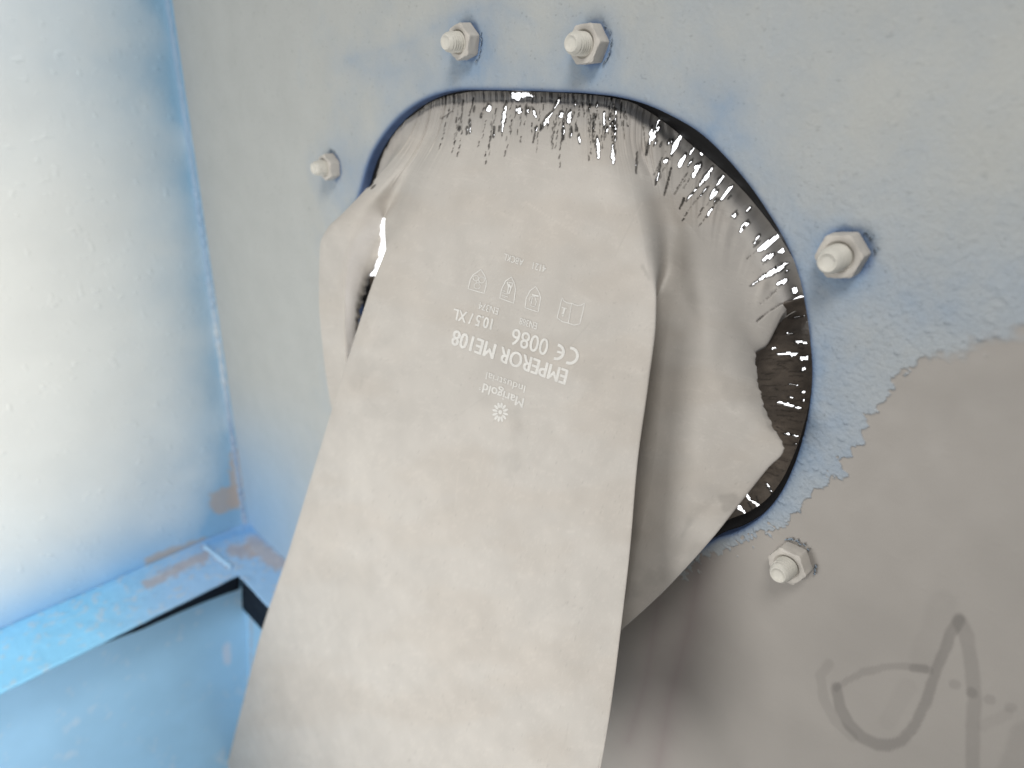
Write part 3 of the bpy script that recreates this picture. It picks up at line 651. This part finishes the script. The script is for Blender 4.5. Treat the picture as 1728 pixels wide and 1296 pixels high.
# lining: lower wall of the cuff that dips behind the flap, dark and cracked
NL, KR = 900, 130
al = np.linspace(26, -176, NL); cl, sl_ = np.cos(np.radians(al)), np.sin(np.radians(al)); rl = hole_r(al)
kr = np.linspace(0, 1, KR)
din = .30 * smooth(-176, -150, al) * 1 + .02
Kk, Al = np.meshgrid(kr, al, indexing='ij')
inn = Kk * np.interp(al, [-176, -150, -60, 0, 18, 26], [.12, .16, .22, .24, .20, .10])[None]
rad = rl[None] + .012 - inn
hh = -.062 - .05 * np.sin(np.clip(Kk * 1.5, 0, 1) * math.pi) * np.interp(al, [-176, -60, 0, 40], [.7, 1, .8, .3])[None] + .02 * Kk
hh += .006 * (fbm(Al / 5, Kk * 3, 83, 3) - .5)
lx = HC[0] + rad * cl; lz = HC[1] + rad * sl_
lp = plate_xyz(lx.ravel(), lz.ravel(), hh.ravel()); lu, lv = project(lp)
LH_ = [(1360,533,1330,538,2.2),(1326,563,1340,563,2.2),(1340,576,1362,579,3),(1299,590,1311,588,1.8),(1312,598,1345,597,4.4),(1353,605,1361,606,3.6),(1355,623,1357,623,3),(1330,648,1347,650,2.2),(1355,662,1357,662,2.4),(1330,670,1340,672,1.8),(1310,679,1354,690,3),(1355,676,1356,677,2),(1320,731,1347,737,2),(1341,749,1343,749,1.5),(1292,815,1301,830,2.6),(1258,834,1265,844,3.6),(1244,854,1257,866,5),(1267,845,1282,855,3.4)]
lhm = holes_mask(lu, lv, LH_, 900)
LC = [(1262,848,1270,862,1.6,1),(1270,862,1275,872,1.4,1),(1280,850,1276,838,1.3,1),(1258,870,1266,876,1.6,1),(1297,820,1303,836,1.2,1),(1330,622,1312,615,.8,.7),(1318,660,1308,655,.8,.6),(1310,720,1340,735,.8,.7)]
for kx in range(60):
    y_ = 530 + 280 * rng.random(); x_ = 1366 - 75 * rng.random(); L_ = 8 + 22 * rng.random(); sl2 = -.12 + .35 * (y_ - 560) / 200
    LC.append((x_, y_, x_ - L_, y_ - sl2 * L_, .4 + .6 * rng.random(), .5))
lcr = cracks_amt(lu + 3 * (fbm(lu / 5, lv / 5, 17, 2) - .5), lv + 3 * (fbm(lu / 5, lv / 5, 19, 2) - .5), LC)
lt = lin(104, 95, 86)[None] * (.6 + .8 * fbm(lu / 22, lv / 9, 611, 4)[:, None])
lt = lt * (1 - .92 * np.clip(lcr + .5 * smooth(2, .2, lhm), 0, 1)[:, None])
fl_ = grid_faces(KR, NL); fl_ = fl_[lhm[fl_].mean(1) > 0]
lin_o = mesh_obj('cuff_lining', lp + gl_inv, fl_, M_lining, glove, True, {'tint': lt})
md = lin_o.modifiers.new('thickness', 'SOLIDIFY'); md.thickness = .0010; md.offset = 1

# ------------------------------------------------------------------ print on the glove
camC = Vector(M4.translation)
bvh = BVHTree.FromPolygons([tuple(p) for p in (pts3 - gl_inv)], [tuple(int(i) for i in f) for f in fc[::1]])
def on_glove(uv, lift=.00016):
    out = []
    w = P(uv[:, 0], uv[:, 1], np.full(len(uv), 0.0))
    for q in w:
        dr = (Vector(q) - camC).normalized(); hit, nrm, idx, dist = bvh.ray_cast(camC, dr)
        if hit is None: hit = camC + dr * .28; nrm = -dr
        if nrm.dot(dr) > 0: nrm = -nrm
        out.append(hit + nrm * lift + Vector(gl_inv))
    return np.array([tuple(o) for o in out])
Z0 = np.array([740., 400.]); ZS = 3.927
def zc(x, y): return Z0 + np.array([x, y]) / ZS
def ribbon(pts, w, closed=False):
    pts = np.array([zc(*p) for p in pts]); w = w * 1.3 / ZS
    # resample
    if closed: pts = np.concatenate([pts, pts[:1]])
    out = [pts[0]]
    for a, b in zip(pts[:-1], pts[1:]):
        n_ = max(1, int(np.hypot(*(b - a)) / 4)); out += [a + (b - a) * i / n_ for i in range(1, n_ + 1)]
    pts = np.array(out)
    if closed:
        pts = pts[:-1]; tan = np.roll(pts, -1, 0) - np.roll(pts, 1, 0)
    else: tan = np.gradient(pts, axis=0)
    tan /= np.linalg.norm(tan, axis=1)[:, None] + 1e-9; nn = np.stack([-tan[:, 1], tan[:, 0]], -1)
    v_ = np.concatenate([pts + nn * w / 2, pts - nn * w / 2]); n_ = len(pts)
    f_ = [(i, (i + 1) % n_, n_ + (i + 1) % n_, n_ + i) for i in range(n_ if closed else n_ - 1)]
    return v_, f_
def disc(cx, cy, rx, ry, ang0=0, n_=20):
    a = np.linspace(0, 2 * math.pi, n_, endpoint=False); ca, sa = math.cos(ang0), math.sin(ang0)
    p = np.stack([cx + rx * np.cos(a) * ca - ry * np.sin(a) * sa, cy + rx * np.cos(a) * sa + ry * np.sin(a) * ca], -1)
    return np.array([zc(*q) for q in p]), [tuple(range(n_))]
def put(name, pieces):
    V = []; Fs = []; o = 0
    pieces = [q for p in pieces for q in (p if isinstance(p, list) else [p])]
    for n_, (v_, f_) in enumerate(pieces):
        V.append(on_glove(v_, .00014 + .000012 * (n_ % 5))); Fs += [tuple(i + o for i in q) for q in f_]; o += len(v_)
    V = np.concatenate(V)
    me = bpy.data.meshes.new(name); me.from_pydata(V.tolist(), [], Fs); me.update()
    me.materials.append(M_ink); ob = bpy.data.objects.new(name, me); C.objects.link(ob); ob.parent = glove
    return ob
def text_mesh(body, bold):
    cu = bpy.data.curves.new('t', 'FONT'); cu.body = body; cu.resolution_u = 4; cu.offset = bold
    ob = bpy.data.objects.new('t', cu); C.objects.link(ob)
    dg = bpy.context.evaluated_depsgraph_get(); me = bpy.data.meshes.new_from_object(ob.evaluated_get(dg))
    v_ = np.array([tuple(x.co)[:2] for x in me.vertices]); f_ = [tuple(p.vertices) for p in me.polygons]
    bpy.data.objects.remove(ob); bpy.data.curves.remove(cu); bpy.data.meshes.remove(me)
    return v_, f_
CAP = text_mesh('H', 0)[0][:, 1].max()
def text(body, p0, p1, cap, bold=0.0):
    v_, f_ = text_mesh(body, 0.0)
    tx_ = (v_[:, 0] - v_[:, 0].min()) / (v_[:, 0].max() - v_[:, 0].min()); ty_ = v_[:, 1] / CAP
    p0 = np.array(p0, float); p1 = np.array(p1, float); cap = np.array(cap, float)
    q = p0[None] + tx_[:, None] * (p1 - p0)[None] + ty_[:, None] * cap[None]
    ch = np.hypot(*cap); ex = (p1 - p0) / np.hypot(*(p1 - p0)); ey = cap / ch; w_ = ch * (bold * 1.5 + .012)
    return [(np.array([zc(*(a + ex * dx * w_ + ey * dy * w_)) for a in q]), f_) for dx, dy in ((0, 0), (-1, 0), (1, 0), (0, .6), (0, -.6))]
put('printed_text', [text('Marigold', (570, 1070), (303, 968), (-13, 60), .014), ribbon([(277 + 7 * math.cos(a), 1003 + 7 * math.sin(a)) for a in np.linspace(0, 6.28, 9)[:-1]], 3, True)])
put('printed_text', [text('Industrial', (580, 985), (322, 893), (-9, 48), -.004)])
put('printed_text', [text('EMPEROR ME108', (862, 882), (108, 614), (-24, 95), .018)])
put('printed_text', [text('0086', (738, 682), (500, 603), (-24, 105), .004)])
put('printed_text', [text('10.5 / XL', (364, 543), (108, 474), (-14, 70), .014)])
put('printed_text', [text('EN374', (402, 472), (275, 432), (-9, 44), .008)])
put('printed_text', [text('EN388', (658, 570), (544, 533), (-8, 43), .008)])
put('printed_text', [text('ABCKL', (568, 150), (440, 108), (-9, 42), .008)])
put('printed_text', [text('4121', (718, 192), (632, 168), (-9, 44), .008)])
def arc(cx, cy, r, a0, a1, n_=18): return [(cx + r * math.cos(math.radians(a0 + (a1 - a0) * i / n_)), cy + r * math.sin(math.radians(a0 + (a1 - a0) * i / n_))) for i in range(n_ + 1)]
put('conformity_mark', [ribbon(arc(872, 785, 51, -88, 118), 15), ribbon(arc(783, 760, 47, -78, 112), 15), ribbon([(826, 768), (788, 758)], 12)])
w_ = 5
s1 = [(283, 215), (308, 255), (318, 290), (318, 315), (305, 373), (198, 343), (212, 282), (232, 250)]
put('safety_icon', [ribbon(s1, w_, True)] + [ribbon(arc(cx, cy, r, 0, 340), 3.5, True) for cx, cy, r in ((250, 272, 18), (288, 284, 20), (259, 324, 20), (264, 294, 10))])
s2 = [(485, 265), (504, 305), (512, 345), (500, 438), (408, 405), (420, 345), (448, 290)]
put('safety_icon', [ribbon(s2, w_, True), ribbon([(458, 300), (496, 305), (482, 335), (472, 372), (460, 368), (466, 330)], 6, True), ribbon([(466, 310), (484, 340)], 9), ribbon([(428, 352), (446, 362)], 4), ribbon([(425, 368), (455, 378), (475, 372)], 4), ribbon([(420, 385), (462, 398)], 4), ribbon([(425, 395), (450, 405)], 3)])
s3 = [(645, 328), (668, 365), (679, 405), (662, 497), (575, 468), (583, 405), (610, 355)]
put('safety_icon', [ribbon(s3, w_, True), ribbon([(622, 382), (666, 392)], 9), ribbon([(640, 392), (650, 430), (640, 462), (612, 455), (618, 428), (604, 424), (610, 398)], 4, True), ribbon([(625, 400), (618, 440)], 4)])
put('safety_icon', [ribbon([(820, 400), (832, 422), (852, 436), (885, 440), (925, 455), (950, 450), (970, 437), (954, 510), (938, 575), (900, 583), (862, 570), (822, 560), (788, 535), (804, 470)], w_, True), ribbon([(885, 440), (874, 505), (862, 570)], 4), ribbon([(838, 470), (828, 508)], 10), ribbon([(820, 466), (852, 474)], 6), ribbon([(818, 506), (836, 511)], 5), ribbon([(822, 520), (832, 523)], 8)])
pet = []
for i in range(12):
    a = math.radians(i * 30 + 14); ca, sa = math.cos(a), math.sin(a)
    pet.append(disc(411 + 36 * ca, 1160 + 47 * sa, 19, 8.5, math.atan2(sa * 1.25, ca)))
put('flower_emblem', pet + [disc(411, 1160, 12, 15)])
